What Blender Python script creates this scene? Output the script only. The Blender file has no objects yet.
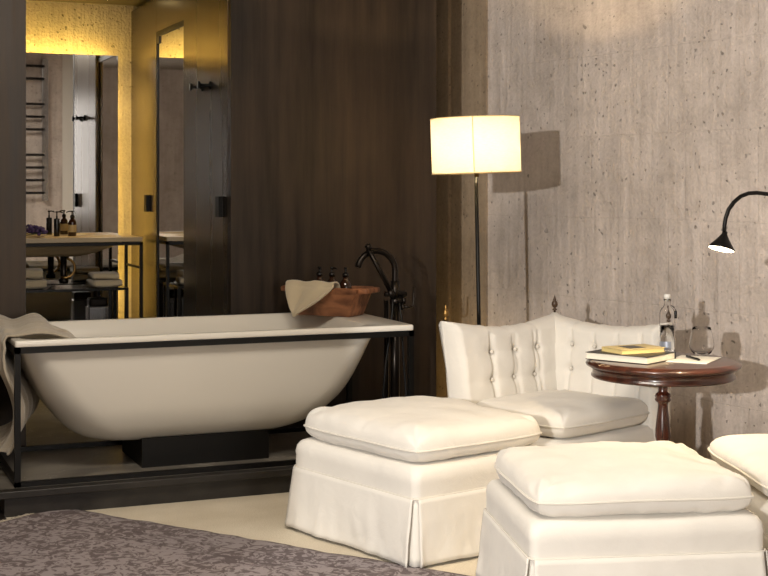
import bpy, bmesh, math, random
from mathutils import Vector, Matrix, noise
random.seed(7)
S = bpy.context.scene
COL = S.collection
PI = math.pi
TH = math.radians(22.5)          # the camera looks 22.5 degrees to the right of the long wall's normal
CT, ST = math.cos(TH), math.sin(TH)

def C(X, Z, z=0.0):
    """a place given as metres to the right of / ahead of the viewpoint -> world"""
    return Vector((X*CT + Z*ST, -X*ST + Z*CT, z))
def RZ(deg):                      # heading measured from the viewpoint's right -> world heading
    return math.radians(deg) - TH

# ------------------------------------------------------------------ helpers
def link(o):
    COL.objects.link(o); return o

def obj(name, bm, mat, parent=None, smooth=True, auto=None):
    bmesh.ops.recalc_face_normals(bm, faces=bm.faces)
    me = bpy.data.meshes.new(name)
    bm.to_mesh(me); bm.free()
    if smooth:
        for p in me.polygons: p.use_smooth = True
        if auto is not None:
            try: me.set_sharp_from_angle(angle=math.radians(auto))
            except Exception: pass
    o = bpy.data.objects.new(name, me)
    link(o)
    if mat is not None: me.materials.append(mat)
    if parent is not None: o.parent = parent
    return o

def tag(o, label, cat, group=None):
    o['label'] = label; o['category'] = cat
    if group: o['group'] = group
    return o

def thing(name, label, cat, loc=(0, 0, 0), rz=0, group=None):
    o = bpy.data.objects.new(name, None); link(o)
    o.empty_display_size = .05
    o.location = loc; o.rotation_euler = (0, 0, rz)
    return tag(o, label, cat, group)

def struct(name, bm, mat, smooth=False):
    o = obj(name, bm, mat, smooth=smooth); o['kind'] = 'structure'; return o

def add_box(bm, x0, y0, z0, x1, y1, z1, bev=0.0, seg=2):
    r = bmesh.ops.create_cube(bm, size=1)
    vs = r['verts']
    for v in vs:
        v.co = Vector((x0+(v.co.x+.5)*(x1-x0), y0+(v.co.y+.5)*(y1-y0), z0+(v.co.z+.5)*(z1-z0)))
    if bev > 0:
        es = list({e for v in vs for e in v.link_edges})
        bmesh.ops.bevel(bm, geom=es, offset=bev, segments=seg, affect='EDGES', profile=.5)
    return bm

def box(*a, **k):
    return add_box(bmesh.new(), *a, **k)

def add_tube(bm, pts, r, n=12, closed=False, caps=True, radii=None):
    pts = [Vector(p) for p in pts]; m = len(pts)
    rings = []
    up = Vector((0, 0, 1))
    prev = None
    for i, p in enumerate(pts):
        if closed: t = (pts[(i+1) % m]-pts[i-1])
        elif i == 0: t = pts[1]-pts[0]
        elif i == m-1: t = pts[-1]-pts[-2]
        else: t = pts[i+1]-pts[i-1]
        t.normalize()
        if prev is None:
            a = up.cross(t)
            if a.length < .05: a = Vector((1, 0, 0)).cross(t)
        else:
            a = prev - t*prev.dot(t)
            if a.length < 1e-4: a = up.cross(t)
        a.normalize(); prev = a
        b = t.cross(a)
        rr = radii[i] if radii else r
        rings.append([bm.verts.new(p + (a*math.cos(2*PI*k/n)+b*math.sin(2*PI*k/n))*rr) for k in range(n)])
    for i in range(m if closed else m-1):
        A, B = rings[i], rings[(i+1) % m]
        for k in range(n):
            bm.faces.new((A[k], A[(k+1) % n], B[(k+1) % n], B[k]))
    if caps and not closed:
        bm.faces.new(rings[0]); bm.faces.new(rings[-1])
    return bm

def tube(*a, **k): return add_tube(bmesh.new(), *a, **k)

def add_lathe(bm, prof, n=48, cx=0, cy=0, close=False):
    rings = []
    for r, z in prof:
        if r < 1e-5: rings.append([bm.verts.new((cx, cy, z))])
        else: rings.append([bm.verts.new((cx+r*math.cos(2*PI*k/n), cy+r*math.sin(2*PI*k/n), z)) for k in range(n)])
    L = len(rings)
    for i in range(L if close else L-1):
        A, B = rings[i], rings[(i+1) % L]
        for k in range(n):
            k2 = (k+1) % n
            if len(A) == 1 and len(B) == 1: continue
            if len(A) == 1: bm.faces.new((A[0], B[k2], B[k]))
            elif len(B) == 1: bm.faces.new((A[k], A[k2], B[0]))
            else: bm.faces.new((A[k], A[k2], B[k2], B[k]))
    return bm

def lathe(*a, **k): return add_lathe(bmesh.new(), *a, **k)

def rrect(x0, y0, x1, y1, r, n=6, m=14):
    """outline of a rounded rectangle, with m points on each straight side"""
    P = []
    cs = [(x1-r, y1-r, 0), (x0+r, y1-r, PI/2), (x0+r, y0+r, PI), (x1-r, y0+r, 1.5*PI)]
    for i, (cx, cy, a0) in enumerate(cs):
        for k in range(n+1):
            a = a0 + (PI/2)*k/n
            P.append((cx+r*math.cos(a), cy+r*math.sin(a)))
        nx, ny, na = cs[(i+1) % 4]
        sx, sy = P[-1]
        ex, ey = nx+r*math.cos(na), ny+r*math.sin(na)
        for k in range(1, m):
            t = k/m; P.append((sx+(ex-sx)*t, sy+(ey-sy)*t))
    return P

def loft(bm, rings, cap0=False, cap1=False):
    R = [[bm.verts.new(p) for p in ring] for ring in rings]
    n = len(R[0])
    for i in range(len(R)-1):
        for k in range(n):
            bm.faces.new((R[i][k], R[i][(k+1) % n], R[i+1][(k+1) % n], R[i+1][k]))
    def cap(ring):
        c = sum((v.co for v in ring), Vector())/n
        cv = bm.verts.new(c)
        for k in range(n): bm.faces.new((cv, ring[k], ring[(k+1) % n]))
    if cap0: cap(R[0])
    if cap1: cap(R[-1])
    return bm

def ns(x, y, z, s=1.0): return noise.noise(Vector((x*s, y*s, z*s)))

# ------------------------------------------------------------------ materials
def srgb(r, g, b):
    f = lambda c: (c/255/12.92) if c/255 <= .04045 else ((c/255+.055)/1.055)**2.4
    return (f(r), f(g), f(b), 1)

def newmat(name):
    m = bpy.data.materials.new(name); m.use_nodes = True
    nt = m.node_tree; b = nt.nodes['Principled BSDF']
    return m, nt, b

def N(nt, t, **k):
    n = nt.nodes.new(t)
    for a, v in k.items():
        if a in n.inputs.keys(): n.inputs[a].default_value = v
        else: setattr(n, a, v)
    return n

def mapping(nt, scale=(1, 1, 1), rot=(0, 0, 0), gen='Object'):
    tc = N(nt, 'ShaderNodeTexCoord'); mp = N(nt, 'ShaderNodeMapping')
    mp.inputs['Scale'].default_value = scale; mp.inputs['Rotation'].default_value = rot
    nt.links.new(tc.outputs[gen], mp.inputs['Vector'])
    return mp.outputs['Vector']

def ramp(nt, fac, stops):
    r = N(nt, 'ShaderNodeValToRGB')
    el = r.color_ramp.elements
    while len(el) < len(stops): el.new(.5)
    for e, (p, c) in zip(el, stops): e.position = p; e.color = c
    nt.links.new(fac, r.inputs['Fac'])
    return r.outputs['Color']

def bump(nt, b, h, strength=.3, dist=.01, prev=None):
    n = N(nt, 'ShaderNodeBump'); n.inputs['Strength'].default_value = strength
    n.inputs['Distance'].default_value = dist
    nt.links.new(h, n.inputs['Height'])
    if prev: nt.links.new(prev, n.inputs['Normal'])
    nt.links.new(n.outputs['Normal'], b.inputs['Normal'])
    return n.outputs['Normal']

def plain(name, col, rough=.5, metal=0, spec=None, noise_amt=0, nscale=8, bmp=0, bscale=60, bdist=.002):
    m, nt, b = newmat(name)
    b.inputs['Base Color'].default_value = col
    b.inputs['Roughness'].default_value = rough
    b.inputs['Metallic'].default_value = metal
    if spec is not None: b.inputs['Specular IOR Level'].default_value = spec
    v = mapping(nt)
    if noise_amt:
        n = N(nt, 'ShaderNodeTexNoise'); n.inputs['Scale'].default_value = nscale; n.inputs['Detail'].default_value = 5
        nt.links.new(v, n.inputs['Vector'])
        lo = tuple(c*(1-noise_amt) for c in col[:3])+(1,); hi = tuple(min(1, c*(1+noise_amt)) for c in col[:3])+(1,)
        nt.links.new(ramp(nt, n.outputs['Fac'], [(.3, lo), (.7, hi)]), b.inputs['Base Color'])
    if bmp:
        n = N(nt, 'ShaderNodeTexNoise'); n.inputs['Scale'].default_value = bscale; n.inputs['Detail'].default_value = 4
        nt.links.new(v, n.inputs['Vector'])
        bump(nt, b, n.outputs['Fac'], bmp, bdist)
    return m

def math_node(nt, op, a, b=None, clamp=False):
    n = N(nt, 'ShaderNodeMath'); n.operation = op; n.use_clamp = clamp
    for i, x in enumerate((a, b)):
        if x is None: continue
        if isinstance(x, (int, float)): n.inputs[i].default_value = x
        else: nt.links.new(x, n.inputs[i])
    return n.outputs[0]

def mixcol(nt, fac, a, b, mode='MIX'):
    n = N(nt, 'ShaderNodeMix'); n.data_type = 'RGBA'; n.blend_type = mode
    for s, x in ((n.inputs['Factor'], fac), (n.inputs['A'], a), (n.inputs['B'], b)):
        pass
    ins = {'f': n.inputs[0], 'a': n.inputs[6], 'b': n.inputs[7]}
    for k, x in (('f', fac), ('a', a), ('b', b)):
        if isinstance(x, (int, float)): ins[k].default_value = x
        elif isinstance(x, tuple): ins[k].default_value = x
        else: nt.links.new(x, ins[k])
    return n.outputs[2]

def concrete(name, base, rough_relief=1.0, boards=True, z0=.81):
    m, nt, b = newmat(name)
    v = mapping(nt)
    big = N(nt, 'ShaderNodeTexNoise'); big.inputs['Scale'].default_value = 1.3; big.inputs['Detail'].default_value = 6
    big.inputs['Roughness'].default_value = .6
    nt.links.new(v, big.inputs['Vector'])
    lo = tuple(c*.80 for c in base[:3])+(1,); hi = tuple(min(1, c*1.18) for c in base[:3])+(1,)
    col = ramp(nt, big.outputs['Fac'], [(.3, lo), (.72, hi)])
    # vertical streaks left by the shuttering boards
    vs = mapping(nt, scale=(9, 9, .7))
    st = N(nt, 'ShaderNodeTexNoise'); st.inputs['Scale'].default_value = 2.2; st.inputs['Detail'].default_value = 7
    nt.links.new(vs, st.inputs['Vector'])
    col = mixcol(nt, .55, col, ramp(nt, st.outputs['Fac'], [(.3, (.66, .64, .62, 1)), (.7, (1.0, 1.0, 1.0, 1))]), 'MULTIPLY')
    fine = N(nt, 'ShaderNodeTexNoise'); fine.inputs['Scale'].default_value = 55; fine.inputs['Detail'].default_value = 6
    nt.links.new(v, fine.inputs['Vector'])
    col = mixcol(nt, .35, col, ramp(nt, fine.outputs['Fac'], [(.35, (.72, .71, .7, 1)), (.6, (1, 1, 1, 1))]), 'MULTIPLY')
    # air holes
    def pits(scale, rad, keep):
        dn = N(nt, 'ShaderNodeTexNoise'); dn.inputs['Scale'].default_value = scale*2
        nt.links.new(v, dn.inputs['Vector'])
        mx = N(nt, 'ShaderNodeVectorMath'); mx.operation = 'MULTIPLY_ADD'
        mx.inputs[1].default_value = (.6/scale,)*3
        nt.links.new(dn.outputs['Color'], mx.inputs[0]); nt.links.new(v, mx.inputs[2])
        vo = N(nt, 'ShaderNodeTexVoronoi'); vo.inputs['Scale'].default_value = scale
        nt.links.new(mx.outputs[0], vo.inputs['Vector'])
        sep = N(nt, 'ShaderNodeSeparateColor'); nt.links.new(vo.outputs['Color'], sep.inputs[0])
        r = math_node(nt, 'MULTIPLY', math_node(nt, 'SUBTRACT', sep.outputs[0], 1-keep, True), rad/keep)
        k = math_node(nt, 'SUBTRACT', r, vo.outputs['Distance'])
        return math_node(nt, 'MULTIPLY', k, 18, True)
    p1 = pits(12, .20, .30); p2 = pits(34, .30, .50); p3 = pits(6, .10, .22)
    pp = math_node(nt, 'MAXIMUM', math_node(nt, 'MAXIMUM', p1, p2), p3)
    cl = N(nt, 'ShaderNodeTexNoise'); cl.inputs['Scale'].default_value = 2.6; cl.inputs['Detail'].default_value = 3
    nt.links.new(v, cl.inputs['Vector'])
    pp = math_node(nt, 'MULTIPLY', pp, math_node(nt, 'MULTIPLY', math_node(nt, 'SUBTRACT', cl.outputs['Fac'], .36), 5, True))
    dark = tuple(c*.25 for c in base[:3])+(1,)
    col = mixcol(nt, math_node(nt, 'MULTIPLY', pp, .62), col, dark)
    rel = math_node(nt, 'ADD', math_node(nt, 'MULTIPLY', fine.outputs['Fac'], .5), math_node(nt, 'MULTIPLY', st.outputs['Fac'], .9))
    if boards:
        vb = mapping(nt, rot=(PI/2, 0, 0))
        tc = N(nt, 'ShaderNodeTexCoord'); sp = N(nt, 'ShaderNodeSeparateXYZ'); cb = N(nt, 'ShaderNodeCombineXYZ')
        nt.links.new(tc.outputs['Object'], sp.inputs[0])
        wob = math_node(nt, 'MULTIPLY', big.outputs['Fac'], .02)
        nt.links.new(sp.outputs['X'], cb.inputs['X'])
        nt.links.new(math_node(nt, 'ADD', math_node(nt, 'SUBTRACT', sp.outputs['Z'], z0), wob), cb.inputs['Y'])
        br = N(nt, 'ShaderNodeTexBrick'); br.offset = .5; br.squash = 1
        br.inputs['Scale'].default_value = 1; br.inputs['Brick Width'].default_value = .235
        br.inputs['Row Height'].default_value = .425; br.inputs['Mortar Size'].default_value = .004
        br.inputs['Mortar Smooth'].default_value = .6; br.inputs['Bias'].default_value = 0
        br.inputs['Color1'].default_value = (.93, .93, .92, 1); br.inputs['Color2'].default_value = (1.05, 1.05, 1.05, 1)
        br.inputs['Mortar'].default_value = (.80, .79, .76, 1)
        nt.links.new(cb.outputs[0], br.inputs['Vector'])
        col = mixcol(nt, .17, col, br.outputs['Color'], 'MULTIPLY')
        mot = N(nt, 'ShaderNodeTexNoise'); mot.inputs['Scale'].default_value = 7; mot.inputs['Detail'].default_value = 9
        mot.inputs['Roughness'].default_value = .7; mot.inputs['Distortion'].default_value = .7
        nt.links.new(v, mot.inputs['Vector'])
        col = mixcol(nt, .6, col, ramp(nt, mot.outputs['Fac'], [(.34, (.78, .76, .74, 1)), (.50, (1, 1, 1, 1)), (.66, (1.10, 1.10, 1.11, 1))]), 'MULTIPLY')
        rel = math_node(nt, 'ADD', rel, math_node(nt, 'MULTIPLY', mot.outputs['Fac'], 1.3))
        rel = math_node(nt, 'SUBTRACT', rel, math_node(nt, 'MULTIPLY', br.outputs['Fac'], .12))
    rel = math_node(nt, 'SUBTRACT', rel, math_node(nt, 'MULTIPLY', pp, .9))
    nt.links.new(col, b.inputs['Base Color'])
    b.inputs['Roughness'].default_value = .88
    b.inputs['Specular IOR Level'].default_value = .2
    bump(nt, b, rel, .55*rough_relief, .012)
    return m

def streaked_metal(name, dark, light, rough=.42, metal=.55, scale=(14, 14, .8), bmp=.08, var=.08):
    m, nt, b = newmat(name)
    v = mapping(nt, scale=scale)
    n1 = N(nt, 'ShaderNodeTexNoise'); n1.inputs['Scale'].default_value = 1.1; n1.inputs['Detail'].default_value = 8
    n1.inputs['Roughness'].default_value = .62
    nt.links.new(v, n1.inputs['Vector'])
    v2 = mapping(nt, scale=(1, 1, .5))
    n2 = N(nt, 'ShaderNodeTexNoise'); n2.inputs['Scale'].default_value = 1.7; n2.inputs['Detail'].default_value = 4
    nt.links.new(v2, n2.inputs['Vector'])
    f = math_node(nt, 'ADD', math_node(nt, 'MULTIPLY', n1.outputs['Fac'], .55), math_node(nt, 'MULTIPLY', n2.outputs['Fac'], .45))
    nt.links.new(ramp(nt, f, [(.36, dark), (.66, light)]), b.inputs['Base Color'])
    b.inputs['Metallic'].default_value = metal
    nt.links.new(ramp(nt, n1.outputs['Fac'], [(.3, (rough-var,)*3+(1,)), (.7, (rough+var,)*3+(1,))]), b.inputs['Roughness'])
    bump(nt, b, n1.outputs['Fac'], bmp, .004)
    return m

def fabric(name, col, weave=420, amt=.12, sheen=.2):
    m, nt, b = newmat(name)
    v = mapping(nt)
    n = N(nt, 'ShaderNodeTexNoise'); n.inputs['Scale'].default_value = 5; n.inputs['Detail'].default_value = 6
    nt.links.new(v, n.inputs['Vector'])
    lo = tuple(c*.93 for c in col[:3])+(1,)
    nt.links.new(ramp(nt, n.outputs['Fac'], [(.35, lo), (.65, col)]), b.inputs['Base Color'])
    b.inputs['Roughness'].default_value = .9
    b.inputs['Specular IOR Level'].default_value = .15
    b.inputs['Sheen Weight'].default_value = sheen
    w = N(nt, 'ShaderNodeTexNoise'); w.inputs['Scale'].default_value = weave; w.inputs['Detail'].default_value = 2
    nt.links.new(v, w.inputs['Vector'])
    w2 = N(nt, 'ShaderNodeTexNoise'); w2.inputs['Scale'].default_value = 9; w2.inputs['Detail'].default_value = 4
    w2.inputs['Distortion'].default_value = .8
    nt.links.new(v, w2.inputs['Vector'])
    h = math_node(nt, 'ADD', math_node(nt, 'MULTIPLY', w.outputs['Fac'], amt), w2.outputs['Fac'])
    bump(nt, b, h, .35, .012)
    return m

M = {}
M['concrete'] = concrete('concrete', srgb(212, 200, 191), 1.5)
M['niche_concrete'] = concrete('niche_concrete', srgb(190, 180, 165), 2.2, boards=False)
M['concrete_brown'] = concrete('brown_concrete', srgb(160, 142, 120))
M['plaster'] = plain('white_plaster', srgb(226, 222, 214), .8)
M['panel'] = streaked_metal('dark_patinated_steel', srgb(26, 20, 14), srgb(72, 57, 42), .44, .35, var=.08)
M['steel'] = streaked_metal('brushed_steel', srgb(114, 104, 92), srgb(130, 120, 107), .27, 1.0, scale=(1.6, 1.6, .1), bmp=.004, var=.012)
M['black'] = plain('black_metal', srgb(24, 23, 22), .42, .6)
M['bronze'] = plain('dark_bronze', srgb(40, 35, 31), .3, .85)
M['mirror'] = plain('mirror_glass', (.80, .81, .82, 1), .015, 1.0)
M['tub'] = plain('tub_enamel', srgb(226, 221, 210), .22, 0, .5)
M['cloth'] = fabric('white_linen', srgb(224, 219, 210))
M['basin'] = plain('beige_stone', srgb(196, 174, 138), .35, noise_amt=.06)
M['piping'] = fabric('white_piping', srgb(214, 208, 197))
M['towel'] = fabric('beige_towel', srgb(178, 166, 146), weave=300, amt=1.2, sheen=.5)
M['towel_white'] = fabric('cream_towel', srgb(206, 190, 160), weave=300, amt=1.2, sheen=.5)
M['ceiling'] = plain('ceiling_plaster', srgb(150, 140, 128), .9, noise_amt=.08)
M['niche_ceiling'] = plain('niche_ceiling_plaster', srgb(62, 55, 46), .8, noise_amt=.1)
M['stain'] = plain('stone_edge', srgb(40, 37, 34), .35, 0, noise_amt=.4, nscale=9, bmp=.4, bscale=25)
M['brass'] = plain('aged_brass', srgb(150, 118, 70), .35, 1.0, noise_amt=.2)
M['finial_dark'] = plain('dark_turned_wood', srgb(70, 52, 36), .35)
M['glossy_black'] = plain('glossy_black', srgb(16, 15, 15), .22)
M['amber'] = plain('amber_glass', srgb(46, 22, 8), .08, 0, .8)
M['label'] = plain('kraft_label', srgb(190, 168, 120), .6)
M['paper'] = plain('white_paper', srgb(240, 236, 226), .7)
M['page'] = plain('book_pages', srgb(232, 226, 210), .8)
M['page_y'] = plain('yellowed_pages', srgb(226, 205, 140), .8)
M['cover'] = plain('black_cover', srgb(34, 32, 32), .4)
M['cover_y'] = plain('tan_cover', srgb(206, 186, 134), .5, noise_amt=.15)
M['purple'] = plain('purple_blossom', srgb(72, 58, 112), .8, noise_amt=.4, nscale=60)
M['chrome'] = plain('satin_metal', srgb(190, 190, 192), .25, 1.0)
M['wirey'] = plain('silver_label', srgb(170, 176, 190), .35, .5)

def wood(name, dark, light, rough=.25, scale=(3, 3, 30), coat=.5):
    m, nt, b = newmat(name)
    v = mapping(nt, scale=scale)
    n = N(nt, 'ShaderNodeTexNoise'); n.inputs['Scale'].default_value = 2; n.inputs['Detail'].default_value = 7
    n.inputs['Distortion'].default_value = .5
    nt.links.new(v, n.inputs['Vector'])
    nt.links.new(ramp(nt, n.outputs['Fac'], [(.32, dark), (.68, light)]), b.inputs['Base Color'])
    b.inputs['Roughness'].default_value = rough
    b.inputs['Coat Weight'].default_value = coat
    b.inputs['Coat Roughness'].default_value = .12
    bump(nt, b, n.outputs['Fac'], .08, .003)
    return m
M['mahogany'] = wood('mahogany', srgb(40, 19, 13), srgb(80, 41, 27), .3, scale=(2, 18, 2))
M['mahogany_v'] = wood('mahogany_turned', srgb(42, 18, 12), srgb(84, 40, 27), .25, scale=(16, 16, 2))
M['trough'] = wood('reddish_wood', srgb(92, 54, 34), srgb(176, 118, 80), .6, scale=(4, 14, 8), coat=0)
M['darkfloor'] = wood('dark_floorboards', srgb(20, 17, 15), srgb(46, 40, 36), .35, scale=(1.5, 12, 3), coat=.2)

def glass(name, col=(1, 1, 1, 1), rough=0.0):
    m, nt, b = newmat(name)
    b.inputs['Base Color'].default_value = col
    b.inputs['Transmission Weight'].default_value = 1
    b.inputs['Roughness'].default_value = rough
    b.inputs['IOR'].default_value = 1.46
    return m
M['glass'] = glass('clear_glass'); M['glass'].node_tree.nodes['Principled BSDF'].inputs['IOR'].default_value = 1.22
M['water'] = glass('water'); M['water'].node_tree.nodes['Principled BSDF'].inputs['IOR'].default_value = 1.33

def emissive(name, col, s):
    m, nt, b = newmat(name)
    b.inputs['Base Color'].default_value = col
    b.inputs['Emission Color'].default_value = col
    b.inputs['Emission Strength'].default_value = s
    return m
M['led_warm'] = emissive('lit_reading_lamp_lens', (1, .82, .55, 1), 14)
M['spot_lit'] = emissive('lit_downlight_lens', (1, .78, .4, 1), 25)

# translucent lamp shade
m, nt, b = newmat('linen_lamp_shade')
nt.nodes.remove(b)
out = nt.nodes['Material Output']
dif = N(nt, 'ShaderNodeBsdfDiffuse'); tr = N(nt, 'ShaderNodeBsdfTranslucent'); mx = N(nt, 'ShaderNodeMixShader')
v = mapping(nt, scale=(60, 60, 700)); nz = N(nt, 'ShaderNodeTexNoise'); nz.inputs['Scale'].default_value = 1
nt.links.new(v, nz.inputs['Vector'])
cc = ramp(nt, nz.outputs['Fac'], [(.3, srgb(244, 230, 196)), (.7, srgb(252, 242, 216))])
ct = ramp(nt, nz.outputs['Fac'], [(.3, (.235, .215, .17, 1)), (.7, (.27, .25, .21, 1))])
nt.links.new(cc, dif.inputs['Color']); nt.links.new(ct, tr.inputs['Color'])
mx.inputs[0].default_value = .55
nt.links.new(dif.outputs[0], mx.inputs[1]); nt.links.new(tr.outputs[0], mx.inputs[2]); nt.links.new(mx.outputs[0], out.inputs['Surface'])
M['shade'] = m

# platform stone with thin pale veins
m, nt, b = newmat('grey_stone_slab')
v = mapping(nt)
n1 = N(nt, 'ShaderNodeTexNoise'); n1.inputs['Scale'].default_value = 2.2; n1.inputs['Detail'].default_value = 8; n1.inputs['Distortion'].default_value = 1.2
nt.links.new(v, n1.inputs['Vector'])
col = ramp(nt, n1.outputs['Fac'], [(.3, srgb(92, 88, 82)), (.7, srgb(138, 132, 122))])
vein = math_node(nt, 'ABSOLUTE', math_node(nt, 'SUBTRACT', n1.outputs['Fac'], .5))
col = mixcol(nt, math_node(nt, 'MULTIPLY', math_node(nt, 'LESS_THAN', vein, .0035), .5), col, srgb(186, 180, 168))
nt.links.new(col, b.inputs['Base Color']); b.inputs['Roughness'].default_value = .32
M['stone'] = m

# cream carpet
m, nt, b = newmat('cream_carpet')
v = mapping(nt)
n1 = N(nt, 'ShaderNodeTexNoise'); n1.inputs['Scale'].default_value = 160; n1.inputs['Detail'].default_value = 3
n2 = N(nt, 'ShaderNodeTexNoise'); n2.inputs['Scale'].default_value = 3.5; n2.inputs['Detail'].default_value = 5
nt.links.new(v, n1.inputs['Vector']); nt.links.new(v, n2.inputs['Vector'])
col = ramp(nt, n2.outputs['Fac'], [(.3, srgb(206, 194, 172)), (.7, srgb(222, 212, 192))])
col = mixcol(nt, .5, col, ramp(nt, n1.outputs['Fac'], [(.35, (.78, .76, .72, 1)), (.6, (1, 1, 1, 1))]), 'MULTIPLY')
nt.links.new(col, b.inputs['Base Color']); b.inputs['Roughness'].default_value = .95
bump(nt, b, n1.outputs['Fac'], .6, .006)
M['carpet'] = m

# patterned grey rug
m, nt, b = newmat('patterned_grey_rug')
v = mapping(nt)
wn = N(nt, 'ShaderNodeTexNoise'); wn.inputs['Scale'].default_value = 9; wn.inputs['Detail'].default_value = 3
nt.links.new(v, wn.inputs['Vector'])
va = N(nt, 'ShaderNodeVectorMath'); va.operation = 'MULTIPLY_ADD'; va.inputs[1].default_value = (.16, .16, .16)
nt.links.new(wn.outputs['Color'], va.inputs[0]); nt.links.new(v, va.inputs[2])
vo = N(nt, 'ShaderNodeTexVoronoi'); vo.inputs['Scale'].default_value = 11; vo.feature = 'DISTANCE_TO_EDGE'
nt.links.new(va.outputs[0], vo.inputs['Vector'])
n3 = N(nt, 'ShaderNodeTexNoise'); n3.inputs['Scale'].default_value = 17; n3.inputs['Detail'].default_value = 4.5; n3.inputs['Roughness'].default_value = .62; n3.inputs['Distortion'].default_value = 2.2
nt.links.new(v, n3.inputs['Vector'])
pat = math_node(nt, 'SUBTRACT', n3.outputs['Fac'], math_node(nt, 'MULTIPLY', vo.outputs['Distance'], .25))
wear = N(nt, 'ShaderNodeTexNoise'); wear.inputs['Scale'].default_value = 2.4; wear.inputs['Detail'].default_value = 5
nt.links.new(v, wear.inputs['Vector'])
pat = math_node(nt, 'ADD', pat, math_node(nt, 'MULTIPLY', math_node(nt, 'SUBTRACT', wear.outputs['Fac'], .5), .25))
sp = N(nt, 'ShaderNodeSeparateXYZ'); nt.links.new(v, sp.inputs[0])
# border lines parallel to the edges (object space of the rug: x 0..3, y 0..-2.4)
def line(coord, at, w):
    return math_node(nt, 'LESS_THAN', math_node(nt, 'ABSOLUTE', math_node(nt, 'SUBTRACT', coord, at)), w)
lw = math_node(nt, 'ADD', sp.outputs['Y'], math_node(nt, 'MULTIPLY', wn.outputs['Fac'], .02))
lx = math_node(nt, 'ADD', sp.outputs['X'], math_node(nt, 'MULTIPLY', wn.outputs['Fac'], .02))
ln = math_node(nt, 'MAXIMUM', line(lw, -.16, .006), line(lw, -.26, .006))
ln = math_node(nt, 'MAXIMUM', ln, math_node(nt, 'MAXIMUM', line(lx, .16, .006), line(lx, .26, .006)))
fac = math_node(nt, 'MULTIPLY', math_node(nt, 'SUBTRACT', pat, .462), 22, True)
col = mixcol(nt, fac, srgb(146, 137, 138), srgb(98, 87, 88))
col = mixcol(nt, math_node(nt, 'MULTIPLY', ln, .55), col, srgb(80, 70, 70))
col = mixcol(nt, .4, col, ramp(nt, wear.outputs['Fac'], [(.3, (.78, .77, .78, 1)), (.7, (1.1, 1.08, 1.06, 1))]), 'MULTIPLY')
nt.links.new(col, b.inputs['Base Color']); b.inputs['Roughness'].default_value = .95
n4 = N(nt, 'ShaderNodeTexNoise'); n4.inputs['Scale'].default_value = 220
nt.links.new(v, n4.inputs['Vector'])
bump(nt, b, math_node(nt, 'ADD', n4.outputs['Fac'], math_node(nt, 'MULTIPLY', fac, -.4)), .5, .005)
M['rug'] = m

# ------------------------------------------------------------------ the room
CEIL = 3.3
YP = 6.90                       # face of the dark steel front
XN0, XN1 = .958, 1.998          # niche opening
YM, YC = 9.26, 9.44             # mirror face, niche concrete

struct('floor', box(-4.3, -3.4, -.06, 6, 9.7, 0), M['carpet'])
# dark boards showing left of the plinth
bd = struct('trim_1', box(-4.25, 5.86, 0, .735, 6.85, .012), M['darkfloor'])
struct('ceiling', box(-4.3, -3.4, CEIL, 6, 9.7, CEIL+.1), M['ceiling'])
struct('wall_rear', box(-4.3, -3.5, 0, 6, -3.4, CEIL), M['concrete'])
struct('wall_left', box(-4.4, -3.4, 0, -4.3, 9.7, CEIL), M['concrete'])
struct('wall_light_blocker', box(-4.3, 1.48, 0, -1.10, 1.62, CEIL), M['concrete'])  # added out of view to keep the key spot off the tub and panel

# oblique raw concrete wall on the right
ang = math.radians(30.84) - TH       # its normal, in the world
WD = 4.632
bm = box(-12, 0, 0, 12.5, .2, CEIL)
wr = struct('wall_right', bm, M['concrete'])
wr.location = (WD*math.cos(ang), WD*math.sin(ang), 0)
wr.rotation_euler = (0, 0, ang - PI/2)

# browner, darker concrete strips beside the steel front, standing a little proud
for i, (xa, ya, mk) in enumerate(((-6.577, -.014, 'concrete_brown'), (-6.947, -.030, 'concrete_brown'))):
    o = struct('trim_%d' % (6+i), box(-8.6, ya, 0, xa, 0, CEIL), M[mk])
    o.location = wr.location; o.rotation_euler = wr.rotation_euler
# pier and white return near the entrance, both outside the picture but mirrored in the niche
struct('wall_pier', box(2.15, 1.2, 0, 2.83, 1.3, CEIL), M['concrete'])
struct('wall_return', box(2.831, 1.2, 0, 3.4, 1.3, CEIL), M['plaster'])
# dark steel front around the bath niche
struct('wall_front_left', box(-4.3, YP, 0, XN0, YP+.06, CEIL), M['panel'])
struct('wall_front_right', box(XN1, YP, 0, 3.17, YP+.06, CEIL), M['panel'])
struct('wall_front_side', box(3.11, YP+.06, 0, 3.17, 7.6, CEIL), M['panel'])
struct('wall_niche_back', box(.3, YC, 0, 2.3, YC+.1, CEIL), M['niche_concrete'])
struct('wall_niche_left', box(.3, YP+.06, 0, .36, YC, CEIL), M['steel'])
struct('wall_niche_right', box(2.12, YP+.06, 0, 2.18, YC, CEIL), M['black'])
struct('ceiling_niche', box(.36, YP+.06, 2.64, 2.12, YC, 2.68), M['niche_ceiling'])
struct('floor_niche', box(.36, YP+.0, 0, 2.12, YC, .108), M['stone'])

# plinth under the tub
bm = box(.715, 5.90, .088, 3.05, YP-.001, .112, bev=.004)
p = struct('trim_2', bm, M['stone'])
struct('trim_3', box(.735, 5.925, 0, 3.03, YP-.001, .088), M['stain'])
struct('trim_4', box(.708, 5.893, .082, 3.057, 5.955, .1135, bev=.004), M['stain'])

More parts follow.
